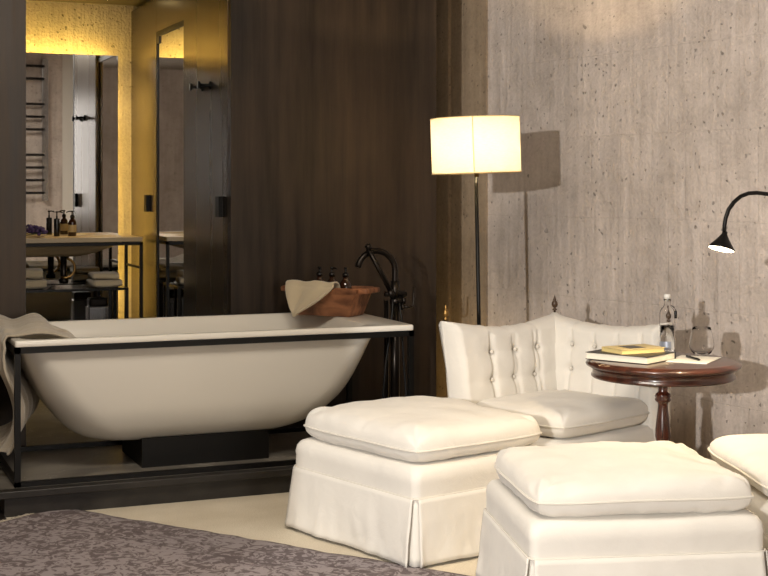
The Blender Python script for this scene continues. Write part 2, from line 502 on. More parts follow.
# ------------------------------------------------------------------ niche doors
def door(name, y0, y1, label, hy, XN1=1.998):
    t = thing(name, label, 'cabinet door', (0, 0, 0))
    obj('door_leaf', box(XN1, y0, .115, 2.06, y1, 2.60, bev=.003), M['steel'], t, smooth=False)
    bm = bmesh.new()
    add_box(bm, XN1-.018, hy-.035, 1.225, XN1-.001, hy-.027, 1.335)
    add_box(bm, XN1-.018, hy+.027, 1.225, XN1-.001, hy+.035, 1.335)
    add_box(bm, XN1-.022, hy-.035, 1.225, XN1-.014, hy+.035, 1.335, bev=.002)
    h = obj('door_handle', bm, M['black'], t, smooth=False); h['label'] = 'black pull handle'
    return t
d1 = door('steel_door', YP+.065, 7.895, 'tall brushed steel door nearest the room with two coat hooks above its handle', 7.09)
d2 = door('steel_door', 8.685, YC-.005, 'tall brushed steel door deepest in the niche beside the backlit mirror', 8.91, 2.02)
for y in (7.455, 7.29):
    bm = bmesh.new()
    add_lathe(bm, [(0, 0), (.022, 0), (.022, .008), (.009, .014), (.009, .058), (.021, .064), (.021, .074), (0, .074)], n=20)
    bmesh.ops.rotate(bm, verts=bm.verts, matrix=Matrix.Rotation(-PI/2, 3, 'Y'))
    bmesh.ops.translate(bm, verts=bm.verts, vec=(XN1, y, 1.94))
    h = obj('coat_hook', bm, M['black'], d1)
# mirror door between them
t = thing('mirror_door', 'tall mirrored door in a thin black frame between the two steel doors', 'mirror')
obj('mirror_pane', box(2.026, 7.905, .12, 2.06, 8.675, 2.36), M['mirror'], t, smooth=False)
bm = bmesh.new()
add_box(bm, 2.019, 7.897, 2.345, 2.062, 8.683, 2.375)
add_box(bm, 2.019, 8.655, .115, 2.062, 8.683, 2.345)
add_box(bm, 2.019, 7.897, .115, 2.062, 7.925, 2.345)
obj('mirror_frame', bm, M['black'], t, smooth=False)
obj('transom_panel', box(2.02, 7.897, 2.376, 2.06, 8.683, 2.60), M['steel'], t, smooth=False)
bm = box(2.018, 8.60, 2.30, 2.024, 8.65, 2.343); h = obj('hinge', bm, M['bronze'], t, smooth=False)

# backlit wall mirror
t = thing('wall_mirror', 'large frameless backlit mirror behind the washbasin', 'mirror')
obj('mirror_pane', box(.62, YM, .30, 1.893, YM+.012, 2.272), M['mirror'], t, smooth=False)
obj('backing_frame', box(.75, YM+.013, .45, 1.78, YC-.01, 2.12), M['black'], t, smooth=False)

# niche downlight
t = thing('ceiling_downlight', 'small recessed downlight in the niche ceiling above the mirror', 'lamp', (1.80, 9.15, 2.64))
obj('trim_ring', lathe([(.03, 0), (.045, 0), (.045, -.006), (.03, -.006), (.03, 0)], n=24), M['black'], t)
obj('lens', lathe([(0, -.003), (.029, -.003)], n=24), M['spot_lit'], t)

# ------------------------------------------------------------------ washbasin
X0, X1, Y0, Y1, ZT = .68, 1.95, 8.75, 9.235, 1.065
t = thing('washstand', 'wide pale stone washbasin on a slim black metal frame in front of the mirror', 'washbasin', (1.35, 9.0, .11))
def loc(bm, o=t):
    bmesh.ops.translate(bm, verts=bm.verts, vec=-o.location); return bm
bm = bmesh.new()
rings = []
def rr(x0, y0, x1, y1, r, z): return [(x, y, z) for x, y in rrect(x0, y0, x1, y1, r, 5, 10)]
rings = [rr(X0, Y0, X1, Y1, .01, ZT-.028), rr(X0, Y0, X1, Y1, .01, ZT), rr(.95, 8.82, 1.84, 9.17, .10, ZT), rr(.98, 8.85, 1.78, 9.14, .10, ZT-.05), rr(1.15, 8.93, 1.65, 9.06, .06, ZT-.10)]
loft(bm, rings, cap1=True)
obj('basin_top', loc(bm), M['basin'], t, auto=40)
bm = bmesh.new()
rings = [rr(.92, 8.79, 1.86, 9.2, .15, ZT-.029), rr(.98, 8.82, 1.80, 9.17, .15, ZT-.065), rr(1.08, 8.86, 1.70, 9.13, .13, ZT-.10), rr(1.2, 8.92, 1.6, 9.08, .07, ZT-.125)]
loft(bm, rings, cap1=True)
obj('basin_bowl', loc(bm), M['basin'], t)
bm = bmesh.new()
zf = ZT-.032
for a in ((X0, Y0, zf-.02, X1, Y0+.02, zf), (X0, Y1-.02, zf-.02, X1, Y1, zf), (X0, Y0, zf-.02, X0+.02, Y1, zf), (X1-.02, Y0, zf-.02, X1, Y1, zf),
          (X1-.012, Y0, .86, X1-.004, Y1, .875)):
    add_box(bm, *a)
obj('frame', loc(bm), M['black'], t, smooth=False)
for x in (X0, X1-.02):
    for y in (Y0, Y1-.02):
        obj('leg', loc(box(x, y, .11, x+.02, y+.02, zf-.02)), M['black'], t, smooth=False)
bm = bmesh.new()
add_lathe(bm, [(0, .96), (.034, .96), (.034, .945), (.022, .93), (.02, .80), (.032, .79), (.032, .765), (0, .765)], cx=1.487, cy=9.0, n=24)
obj('drain_trap', loc(bm), M['bronze'], t)
pts = [(1.49+.0+.062*math.sin(a), 8.96, .865+.062*math.cos(a)) for a in [PI*k/10 for k in range(-2, 12)]]
pts = [(1.51, 8.97, .935)] + pts[3:] + [(1.485, 8.97, .80)]
obj('drain_pipe', loc(tube(pts, .009, n=10)), M['brass'], t)

# low shelf below the basin
t2 = thing('towel_shelf', 'low black metal shelf rack under the washbasin', 'shelf', (1.3, 9.0, .11))
bm = bmesh.new()
XS = 1.865
add_box(bm, .78, 8.79, .725, XS, 9.2, .74); add_box(bm, .78, 8.79, .40, XS, 9.2, .412)
f = obj('shelf_board', loc(bm, t2), M['glossy_black'], t2, smooth=False)
for x in (.78, 1.74, XS-.016):
    for y in (8.79, 9.184):
        if x == 1.74 and y < 9: pass
        obj('leg', loc(box(x, y, .11, x+.016, y+.016, .725), t2), M['black'], t2, smooth=False)

# folded towels
def fold_towel(w, d, h, seed):
    """a folded bath towel: rounded front fold, layered edge lines on the side"""
    bm = bmesh.new(); n = 30; m = 22; rings = []
    for j in range(m+1):
        t_ = j/m; x = (t_-.5)*w
        ring = []
        e = 1-.10*abs(2*t_-1)**6
        for k in range(n):
            a = 2*PI*k/n
            ca, sa = math.cos(a), math.sin(a)
            y = d/2*math.copysign(abs(ca)**.35, ca)
            z = h/2*math.copysign(abs(sa)**.7, sa)*e
            if ca > .2: z *= .86
            layer = .0035*math.sin(z/h*PI*6) if ca > 0 else .002*math.sin(z/h*PI*3)
            q = .004*ns(x*9+seed, y*9, z*20)
            ring.append((x*(1+.01*math.sin(7*a+seed)), y+layer+q, z+q+h/2+.006*ns(x*6, y*6, seed)))
        rings.append(ring)
    loft(bm, rings, True, True)
    return bm
def towel_obj(x, y, z, w, d, h, rz, label, group, mat, seed):
    o = obj('folded_towel', fold_towel(w, d, h, seed), mat)
    o.location = (x, y, z); o.rotation_euler = (0, 0, rz)
    return tag(o, label, 'towel', group)
TG = 'folded towels under the washbasin'
towel_obj(1.20, 8.93, .7405, .30, .22, .064, .04, 'folded cream towel at the bottom of the left stack on the upper rack shelf', TG, M['towel_white'], 1)
towel_obj(1.19, 8.93, .806, .29, .22, .064, -.05, 'folded cream towel on top of the left stack, nearest the dark doorpost', TG, M['towel_white'], 2)
towel_obj(1.735, 8.93, .7405, .18, .22, .05, .1, 'folded cream towel at the bottom of the right stack on the upper rack shelf', TG, M['towel_white'], 3)
towel_obj(1.73, 8.93, .790, .165, .21, .046, .0, 'folded cream towel on top of the right stack on the upper rack shelf', TG, M['towel_white'], 4)
towel_obj(1.16, 8.95, .412, .32, .22, .075, .0, 'folded towel at the bottom of the pile on the lower rack shelf', TG, M['towel_white'], 5)
towel_obj(1.17, 8.95, .488, .31, .22, .07, .05, 'folded towel on top of the pile on the lower rack shelf', TG, M['towel_white'], 6)
# metal bin on the lower shelf
t = thing('metal_bin', 'small square silver bin with a dark lid on the lower rack shelf', 'bin', (1.70, 8.98, .412))
obj('bin_body', box(-.066, -.06, 0, .066, .06, .20, bev=.006), M['chrome'], t, smooth=False)
obj('bin_lid', box(-.06, -.055, .201, .06, .055, .255, bev=.012), M['bronze'], t, smooth=False)

# pump bottles
def pump_bottle(name, label, x, y, z, rz, r=.027, h=.11, mat='amber', cat='soap bottle', group=None, lab=True, scale=1, slim=False):
    t = thing(name, label, cat, (x, y, z), rz, group)
    if slim: prof = [(0, 0), (r*.95, 0), (r, .004), (r, h-.004), (r*.9, h), (0, h)]; nr = .006
    else: prof = [(0, 0), (r*.92, 0), (r, .005), (r, h*.68), (r*.92, h*.80), (r*.6, h*.90), (r*.42, h*.94), (r*.42, h), (0, h)]; nr = r*.5
    obj('bottle_body', lathe(prof, n=28), M[mat], t)
    bm = lathe([(0, h), (nr, h), (nr, h+.016), (nr*.6, h+.02), (.0045, h+.022), (.0045, h+.038), (.009, h+.039), (.009, h+.047), (0, h+.048)], n=20)
    add_tube(bm, [(0, 0, h+.043), (.015, 0, h+.044), (.034, 0, h+.041), (.038, 0, h+.034)], .0042, n=8)
    obj('pump', bm, M['glossy_black'], t)
    if lab:
        obj('paper_label', lathe([(r+.0006, h*.22), (r+.0006, h*.62)], n=28), M['label'], t)
    return t
pump_bottle('soap_bottle', 'amber pump bottle with a pale label standing on the washbasin', 1.559, 9.10, ZT+.0005, 2.6, .027, .118)
pump_bottle('soap_dispenser', 'slim matt black soap dispenser standing on the washbasin', 1.46, 9.10, ZT+.0005, -.3, .019, .115, 'glossy_black', 'soap dispenser', lab=False, slim=True)
# purple flowers
bm = bmesh.new()
random.seed(3)
for i in range(46):
    x = random.uniform(-.075, .075); y = random.uniform(-.03, .03); z = random.uniform(.012, .012+.055*(1-(x/.09)**2))
    bmesh.ops.create_icosphere(bm, subdivisions=1, radius=random.uniform(.009, .015), matrix=Matrix.Translation((x, y, z)))
t = thing('lavender_bunch', 'low bunch of purple flowers lying on the washbasin', 'flowers', (1.33, 9.14, ZT+.004))
obj('blossoms', bm, M['purple'], t)
bm = bmesh.new()
for i in range(9): add_tube(bm, [(-.06, -.02+.005*i, .005), (.0, -.02+.005*i, .01+.002*(i % 3)), (.07, -.02+.004*i, .014)], .002, n=5)
obj('stems', bm, plain('green_stem', srgb(70, 84, 50), .7), t)

# ------------------------------------------------------------------ heated towel ladder on the rear wall (seen in the mirror)
t = thing('towel_radiator', 'tall ladder towel radiator seen only in the niche mirror', 'towel radiator', (2.30, 1.345, 1.22))
for x in (-.26, .28):
    obj('upright', box(x, -.044, 0, x+.07, .02, 1.74, bev=.004), M['chrome'], t, smooth=False)
for i in range(11):
    z = .10+.155*i
    if i in (4, 8): continue
    obj('rung', tube([(-.24, .035, z), (0, .05, z), (.30, .035, z)], .016, n=8), M['black'], t)

# ------------------------------------------------------------------ bathtub
bx0, bx1, by0, by1, bz = .782, 2.625, 5.965, 6.80, .732
t = thing('bathtub', 'long freestanding off-white bathtub set in a slim black metal frame', 'bathtub', (1.7, 6.38, .112))
TUB = t
bm = bmesh.new()
def tr(x0, y0, x1, y1, r, z): return [(x, y, z) for x, y in rrect(x0, y0, x1, y1, r, 10, 16)]
rings = [tr(bx0+.03, by0+.03, 2.46, by1-.03, .06, bz-.026), tr(bx0+.002, by0+.002, bx1-.002, by1-.002, .008, bz-.026),
         tr(bx0, by0, bx1, by1, .01, bz-.022), tr(bx0, by0, bx1, by1, .01, bz-.004), tr(bx0+.004, by0+.004, bx1-.004, by1-.004, .01, bz),
         tr(bx0+.035, by0+.035, 2.43, by1-.035, .10, bz), tr(bx0+.045, by0+.042, 2.42, by1-.042, .11, bz-.006),
         tr(bx0+.08, by0+.06, 2.38, by1-.06, .14, bz-.10), tr(bx0+.20, by0+.11, 2.27, by1-.11, .17, bz-.33), tr(bx0+.36, by0+.18, 2.12, by1-.18, .16, bz-.42),
         tr(bx0+.55, by0+.28, 1.95, by1-.28, .11, bz-.435)]
loft(bm, rings, cap1=True)
obj('tub_rim', loc(bm, t), M['tub'], t, auto=50)
bm = bmesh.new()
prof = [(.815, 2.455, .030, .705, .05), (.832, 2.445, .040, .66, .09), (.875, 2.42, .060, .56, .14), (.935, 2.375, .085, .45, .17), (.99, 2.32, .11, .37, .19),
        (1.05, 2.24, .15, .30, .19), (1.12, 2.14, .20, .255, .17), (1.22, 2.02, .26, .232, .13), (1.4, 1.85, .33, .225, .07)]
# finer, smoothed interpolation of the profile
def lerp(a, b, t): return a+(b-a)*t
rings = []
for i in range(len(prof)-1):
    p0 = prof[max(i-1, 0)]; p1 = prof[i]; p2 = prof[i+1]; p3 = prof[min(i+2, len(prof)-1)]
    for s in range(4):
        u = s/4
        q = [.5*((2*b_)+(-a_+c_)*u+(2*a_-5*b_+4*c_-d_)*u*u+(-a_+3*b_-3*c_+d_)*u**3) for a_, b_, c_, d_ in zip(p0, p1, p2, p3)]
        x0, x1, iy, z, r = q
        rings.append(tr(x0, by0+iy, x1, by1-iy, r, z))
x0, x1, iy, z, r = prof[-1]; rings.append(tr(x0, by0+iy, x1, by1-iy, r, z))
loft(bm, rings, cap1=True)
obj('tub_shell', loc(bm, t), M['tub'], t)
obj('pedestal', loc(box(1.37, 6.17, .1125, 1.97, 6.60, .245), t), M['black'], t, smooth=False)
bm = bmesh.new()
zr = bz-.028; w = .025
for a in ((bx0, by0, zr-.026, bx1, by0+w, zr), (bx0, by1-w, zr-.026, bx1, by1, zr), (bx0, by0, zr-.026, bx0+w, by1, zr), (bx1-w, by0, zr-.026, bx1, by1, zr),
          (bx0, by0, .1125, bx1, by0+w, .134), (bx0, by1-w, .1125, bx1, by1, .134), (bx0, by0, .1125, bx0+w, by1, .134), (bx1-w, by0, .1125, bx1, by1, .134)):
    add_box(bm, *a)
obj('frame', loc(bm, t), M['black'], t, smooth=False)
for x in (bx0, bx1-w):
    for y in (by0, by1-w):
        obj('frame_post', loc(box(x, y, .134, x+w, y+w, zr-.026), t), M['black'], t, smooth=False)

# big bath towel draped over the left rim
def drape(path_fn, n, m, thick, seed):
    bm = bmesh.new(); G = []
    for i in range(n+1):
        G.append([bm.verts.new(path_fn(i/n, j/m)) for j in range(m+1)])
    for i in range(n):
        for j in range(m): bm.faces.new((G[i][j], G[i+1][j], G[i+1][j+1], G[i][j+1]))
    return bm
def bath_towel(s, u):
    # u runs along the rim (y), s over the rim from inside to outside bottom
    y = 6.07 + .66*u
    pts = [(1.12, .65), (1.05, .70), (.98, .738), (.88, .741), (.79, .741), (.757, .735), (.756, .69), (.790, .60), (.850, .50), (.880, .41), (.865, .32), (.815, .255), (.770, .235)]
    k = s*(len(pts)-1); i = min(int(k), len(pts)-2); f = k-i
    p0 = pts[max(i-1, 0)]; p1 = pts[i]; p2 = pts[i+1]; p3 = pts[min(i+2, len(pts)-1)]
    x, z = [.5*((2*b_)+(-a_+c_)*f+(2*a_-5*b_+4*c_-d_)*f*f+(-a_+3*b_-3*c_+d_)*f**3) for a_, b_, c_, d_ in zip(p0, p1, p2, p3)]
    if s > .5: x += (u-.35)*.20*math.sin(PI*min(1, (s-.5)*2))
    fold = math.sin(u*PI*6+2.2*s+.8*math.sin(3*s)); fold = math.copysign(abs(fold)**1.6, fold)*min(1, u*9)
    amp = .026 + .010*min(1, abs(s-.42)*2.2)
    if s < .42: z += abs(amp*fold)*.45 + .028*abs(math.sin(s*PI/.42*2.6+u*1.3))**1.5*min(1, s*9, (.42-s)*9)*min(1, u*6+.25); y += .02*math.sin(u*9+s*6)*(1-s)
    else:
        x -= abs(amp*fold)*1.0; y += .015*math.sin(s*6+u*4)
    z += .006*ns(u*6, s*8, 3)
    return (x, y, z)
o = obj('bath_towel', drape(bath_towel, 70, 110, .008, 1), M['towel'])
so = o.modifiers.new('thickness', 'SOLIDIFY'); so.thickness = .010; so.offset = 0
tag(o, 'large beige bath towel draped in folds over the left end of the bathtub', 'towel')

# wooden trough on the tub's back right corner
BR = RZ(-27)
t = thing('wooden_trough', 'rough reddish carved wooden trough on the back corner of the bathtub', 'bowl', (2.43, 6.585, bz+.001), BR)
TR = t
bm = bmesh.new()
def tq(x, y, r, z, jit=.003):
    out = []
    for a, b_ in rrect(-x, -y, x, y, r, 5, 12):
        out.append((a+jit*ns(a*20, b_*20, z*20), b_+jit*ns(b_*18, a*18, z*15+4), z+jit*ns(a*14, b_*14, 2)*(1 if z > .01 else 0)))
    return out
rings = [tq(.145, .070, .006, 0), tq(.156, .077, .009, .004), tq(.192, .098, .010, .110), tq(.197, .101, .010, .116), tq(.205, .107, .010, .120), tq(.207, .108, .010, .142), tq(.20, .10, .012, .146), tq(.178, .082, .02, .144), tq(.165, .073, .02, .11), tq(.12, .05, .02, .02)]
loft(bm, rings, True, True)
obj('trough_body', bm, M['trough'], t, auto=60)
for s in (-1, 1):
    bm = box(min(s*.195, s*.250), -.078, .118, max(s*.195, s*.250), .078, .146, bev=.009, seg=3)
    obj('handle', bm, M['trough'], t)
def intrough(x, y, z):
    v = Matrix.Rotation(BR, 4, 'Z') @ Vector((x, y, z)); return TR.location+v
for i, (x, lb) in enumerate(((-.072, 'leftmost of the three amber pump bottles in the wooden trough'), (.002, 'middle of the three amber pump bottles in the wooden trough'), (.080, 'rightmost of the three amber pump bottles in the wooden trough, nearest the tap'))):
    p = intrough(x, .018, .0215)
    pump_bottle('shampoo_bottle', lb, p.x, p.y, p.z, [-1.75, -1.3, -1.9][i], .032, .174, 'amber', 'soap bottle', 'amber pump bottles in the wooden trough', lab=False)
# small towel hanging from the trough
def hand_towel(s, u):
    # s: from inside the trough over its front lip and down;  u: along the lip
    x = -.190 + .275*u*(1-.0*s)
    pts = [(-.050, .125), (-.062, .148), (-.08, .157), (-.105, .158), (-.122, .148), (-.128, .11), (-.130, .06), (-.133, .008), (-.137, -.03)]
    k = s*(len(pts)-1); i = min(int(k), len(pts)-2); f = k-i
    y = lerp(pts[i][0], pts[i+1][0], f); z = lerp(pts[i][1], pts[i+1][1], f)
    if s > .45:                      # the hanging part narrows to a point low on the left
        q = (s-.45)/.55
        x = lerp(x, -.125 + .07*u*(1-q), q**1.15)
        z = .15 - q*(.15+.0*u) + .012*(1-u)*q*0
        z = max(z, .006)
        y -= .012*q + .006*math.sin(u*12+q*2)
        y = y - .01*q
    else:
        z += .006*math.sin(u*13)*.6 + .01
    return (x, y, z+.002*ns(u*9, s*9, 1))
o = obj('hand_towel', drape(hand_towel, 44, 40, .01, 2), M['towel_white'])
o.location = TR.location; o.rotation_euler = (0, 0, BR)
so = o.modifiers.new('thickness', 'SOLIDIFY'); so.thickness = .009; so.offset = 1
tag(o, 'small cream towel hanging over the left corner of the wooden trough', 'towel')

# ------------------------------------------------------------------ floor standing bath tap
tx, ty = 2.705, 6.385
t = thing('bath_tap', 'tall dark bronze floor standing bath tap with gooseneck spout', 'tap', (tx, ty, .112))
def L(*p): return [(a, b_, c-.112) for a, b_, c in p]
obj('base_plate', lathe([(0, 0), (.06, 0), (.06, .006), (.05, .01), (0, .01)], n=32), M['bronze'], t)
bm = tube([(0, 0, .01), (0, 0, .70)], .0235, n=20)
obj('column', bm, M['bronze'], t)
obj('supply_pipe', tube([(-.035, .03, .0), (-.035, .03, .70)], .012, n=12), M['bronze'], t)
R_ = .102; zc = .962-.112
pts = [(0, 0, .78-.112), (0, 0, .87-.112)]
for k in range(0, 28):
    a = math.radians(k*6.2); pts.append((-R_+R_*math.cos(a), 0, zc+R_*math.sin(a)))
obj('spout', tube(pts, .0155, n=16), M['bronze'], t)
bm = bmesh.new()
add_tube(bm, [(0, 0, .69-.0), (0, 0, .80-.0)], .022, n=20)
add_tube(bm, [(-.055, 0, .735), (.06, 0, .735)], .014, n=14)
add_tube(bm, [(-.03, -.02, .70), (.03, -.02, .70)], .018, n=14)
add_tube(bm, [(.03, -.01, .70), (.045, -.01, .70)], .026, n=18)
obj('mixer_body', bm, M['bronze'], t)
bm = tube([(.03, -.03, .672), (.06, -.035, .668), (.085, -.035, .675), (.088, -.035, .70), (.088, -.035, .77)], .006, n=10)
add_tube(bm, [(.02, -.03, .672), (.03, -.03, .672)], .02, n=14)
obj('lever', bm, M['bronze'], t)
# hand shower in its cradle
bm = tube([(-.035, -.035, .745), (-.16, -.035, .965)], .0125, n=14)
add_tube(bm, [(-.150, -.035, .962), (-.166, -.035, .985)], .016, n=16)
add_tube(bm, [(-.025, -.035, .72), (-.045, -.035, .755)], .015, n=14)
obj('hand_shower', bm, M['bronze'], t)
pts = []
for k in range(25):
    u = k/24
    pts.append((-.03-.055*math.sin(u*PI*1.05)-.02*u, -.04, .70-.60*math.sin(min(1, u*1.15)*PI*.5)))
obj('shower_hose', tube([(-.028, -.035, .72), (-.03, -.04, .66), (-.045, -.045, .55), (-.07, -.05, .40), (-.085, -.05, .25), (-.075, -.05, .12), (-.03, -.05, .05), (.02, -.05, .06), (.045, -.045, .2), (.03, -.04, .4), (.02, -.035, .62), (.01, -.03, .70)], .006, n=8), M['black'], t)

# ------------------------------------------------------------------ upholstery
def cushion_bm(w, d, ht, hb, seed, p=9.0, q=.36, n=56, wr=1.0, rc=.05):
    bm = bmesh.new()
    def g(t): return math.sin(t*PI/2)
    V = {}
    def pos(i, j, top):
        u = g(2*i/n-1); v = g(2*j/n-1)
        # round the corners of the outline a little
        cu, cv = abs(u), abs(v)
        k = 1-.055*(cu*cv)**5
        x = w/2*u*k; y = d/2*v*k
        f = max(0, (1-cu**p))*max(0, (1-cv**p))
        f = f**q
        dome = .80+.20*(1-u*u)*(1-v*v)
        h = (ht if top else hb)*f*(dome if top else 1)
        # creases fanning out of the corners and along the seam
        rcx, rcy = (1-cu)*w/2, (1-cv)*d/2
        dc = math.hypot(rcx, rcy)
        an = math.atan2(rcy, rcx)
        cr = math.sin(an*9+seed)*math.exp(-(dc/.11)**2)*min(1, dc/.03)*.007*wr
        edge = min(rcx, rcy)
        along = (x if rcy < rcx else y)
        pk = ns(along*26+seed*3, seed, 0)*math.exp(-(edge/.035)**2)*.004*wr*min(1, edge/.008)
        soft = (.006*ns(x*3.5+seed, y*3.5, seed)+.0035*ns(x*9, y*9+seed, 1)+.0018*ns(x*24, y*14+seed, 3))*f*wr
        z = (h + soft + cr*f + pk) if top else -(h+pk)
        x *= 1+.006*ns(y*7, seed, z)
        z += .004*ns(x*4+seed, y*4, 7)
        return (x, y, z)
    for top in (1, 0):
        for i in range(n+1):
            for j in range(n+1):
                onb = i in (0, n) or j in (0, n)
                if onb and not top: V[(i, j, 0)] = V[(i, j, 1)]; continue
                V[(i, j, top)] = bm.verts.new(pos(i, j, top))
    for top in (1, 0):
        for i in range(n):
            for j in range(n):
                f = [V[(i, j, top)], V[(i+1, j, top)], V[(i+1, j+1, top)], V[(i, j+1, top)]]
                bm.faces.new(f)
    edge = [pos(i, 0, 1) for i in range(n)]+[pos(n, j, 1) for j in range(n)]+[pos(i, n, 1) for i in range(n, 0, -1)]+[pos(0, j, 1) for j in range(n, 0, -1)]
    return bm, edge

def cushion(parent, w, d, ht, hb, loc_, seed, name='cushion', **k):
    bm, edge = cushion_bm(w, d, ht, hb, seed, **k)
    c = obj(name, bm, M['cloth'], parent); c.location = loc_
    e2 = [Vector(e)*1.0 for e in edge]
    pb = tube([(e.x*1.006, e.y*1.006, e.z) for e in e2], .0042, n=8, closed=True)
    pi = obj('piping', pb, M['piping'], c)
    return c

def skirt_panel(L_, z1, z0, flare, seed, amp=.010, n=60, m=14, gap=.0):
    """local: x along, y outwards, hanging from z1 to z0"""
    bm = bmesh.new(); G = []
    for i in range(n+1):
        row = []
        s = i/n
        for j in range(m+1):
            t_ = j/m
            z = z1+(z0-z1)*t_
            x = (s-.5)*(L_ + .025*t_)
            y = flare*t_ + amp*t_*(math.sin(s*7+seed*2.3)*.7+ns(s*5, seed, t_)*1.2) + .004*ns(s*16+seed, t_*4, 2)*t_
            # small sharp folds hanging from the seam
            y += .004*math.sin(s*40+seed)*math.exp(-((s-.2-.1*(seed % 5))/.08)**2)*t_
            y += .010*t_*math.exp(-((s-1)/.03)**2)+.010*t_*math.exp(-(s/.03)**2)
            if j == m-1: y += .0015
            row.append(bm.verts.new((x, y, z + .003*ns(s*6, seed, 5)*t_)))
        G.append(row)
    for i in range(n):
        for j in range(m): bm.faces.new((G[i][j], G[i+1][j], G[i+1][j+1], G[i][j+1]))
    return bm

def upholstered_base(t, w, d, ztop, seed, zs=.25, flare=.022):
    bm = bmesh.new(); rings = []
    def bq(iw, z, r):
        out = []
        for x, y in rrect(-w/2+iw, -d/2+iw, w/2-iw, d/2-iw, r, 6, 16):
            k = .004*ns(x*7+seed, y*7, z*12)
            out.append((x*(1+k), y*(1+k), z+.004*ns(x*5, y*5, seed)))
        return out
    for iw, z, r in ((.012, .03, .03), (.004, .14, .03), (.0, .24, .03), (.0, .30, .03), (-.002, ztop-.05, .032), (.002, ztop-.025, .035), (.012, ztop-.008, .04), (.03, ztop, .05), (.12, ztop+.002, .05)):
        rings.append(bq(iw, z, r))
    loft(bm, rings, True, True)
    obj('upholstered_base', bm, M['cloth'], t)
    e = [Vector((x, y, zs+.001)) for x, y in rrect(-w/2-.004, -d/2-.004, w/2+.004, d/2+.004, .03, 6, 16)]
    obj('piping', tube(e, .0035, n=6, closed=True), M['piping'], t)
    sides = [((0, -d/2-.005), w, PI), ((w/2+.005, 0), d, -PI/2), ((0, d/2+.005), w, 0), ((-w/2-.005, 0), d, PI/2)]
    for k, ((cx, cy), LL, rot) in enumerate(sides):
        bm = skirt_panel(LL-.022, zs, .012, flare, seed+k)
        o = obj('skirt_panel', bm, M['cloth'], t)
        o.location = (cx, cy, 0); o.rotation_euler = (0, 0, rot)
        so = o.modifiers.new('thickness', 'SOLIDIFY'); so.thickness = .005; so.offset = 0
    # pleat inserts behind the open corners
    for sx in (-1, 1):
        for sy in (-1, 1):
            bm = bmesh.new(); G = []
            for i in range(13):
                s = i/12*2-1
                row = []
                for j in range(9):
                    t_ = j/8
                    z = zs-.002+(.014-zs)*t_
                    off = (-.004+.022*t_)
                    a = .09*abs(s)
                    # wraps the corner
                    rr_ = .03
                    if s < 0: x, y = -(a), 0
                    else: x, y = 0, -(a)
                    bl = math.exp(-(s/.25)**2)
                    x += -.006*bl; y += -.006*bl
                    ox, oy = off, off
                    row.append(bm.verts.new((sx*(w/2+x+ox), sy*(d/2+y+oy), z)))
                G.append(row)
            for i in range(12):
                for j in range(8): bm.faces.new((G[i][j], G[i+1][j], G[i+1][j+1], G[i][j+1]))
            o = obj('corner_pleat', bm, M['cloth'], t)
            so = o.modifiers.new('thickness', 'SOLIDIFY'); so.thickness = .005; so.offset = 0
    # short hidden feet
    for sx in (-1, 1):
        for sy in (-1, 1):
            obj('foot', lathe([(0, 0), (.02, 0), (.024, .029), (0, .029)], n=14, cx=sx*(w/2-.07), cy=sy*(d/2-.07)), M['mahogany_v'], t)

def footstool(label, cam_xy, rz, seed, w=.70, d=.63, ht=.08):
    p = C(*cam_xy, 0)
    t = thing('footstool', label, 'footstool', p, rz, None)
    upholstered_base(t, w+.05, d+.05, .362, seed)
    cushion(t, w+.02, d+.02, ht, .058, (0, 0, .415), seed+.5, wr=1.9)
    return t
footstool('white slipcovered footstool standing between the bathtub and the corner armchair', (.148, 5.50), RZ(-52), 1, .735, .65, .098)
footstool('white slipcovered footstool in front at the lower right, nearest the viewer', (.772, 4.561), RZ(7.6), 4)

# third seat cut by the right edge of the picture
pc = C(1.675, 4.74, 0)
t = thing('ottoman_seat', 'white slipcovered seat cut off by the right edge of the photo', 'seat', pc, RZ(3.5))
upholstered_base(t, .89, .86, .362, 9, flare=.006)
cushion(t, .93, .84, .072, .056, (0, 0, .416), 8.5)

# ------------------------------------------------------------------ corner armchair
p2 = C(.806, 6.48, 0)
CH = thing('corner_armchair', 'white button tufted corner armchair with finials against the concrete wall', 'armchair', p2, RZ(-47))
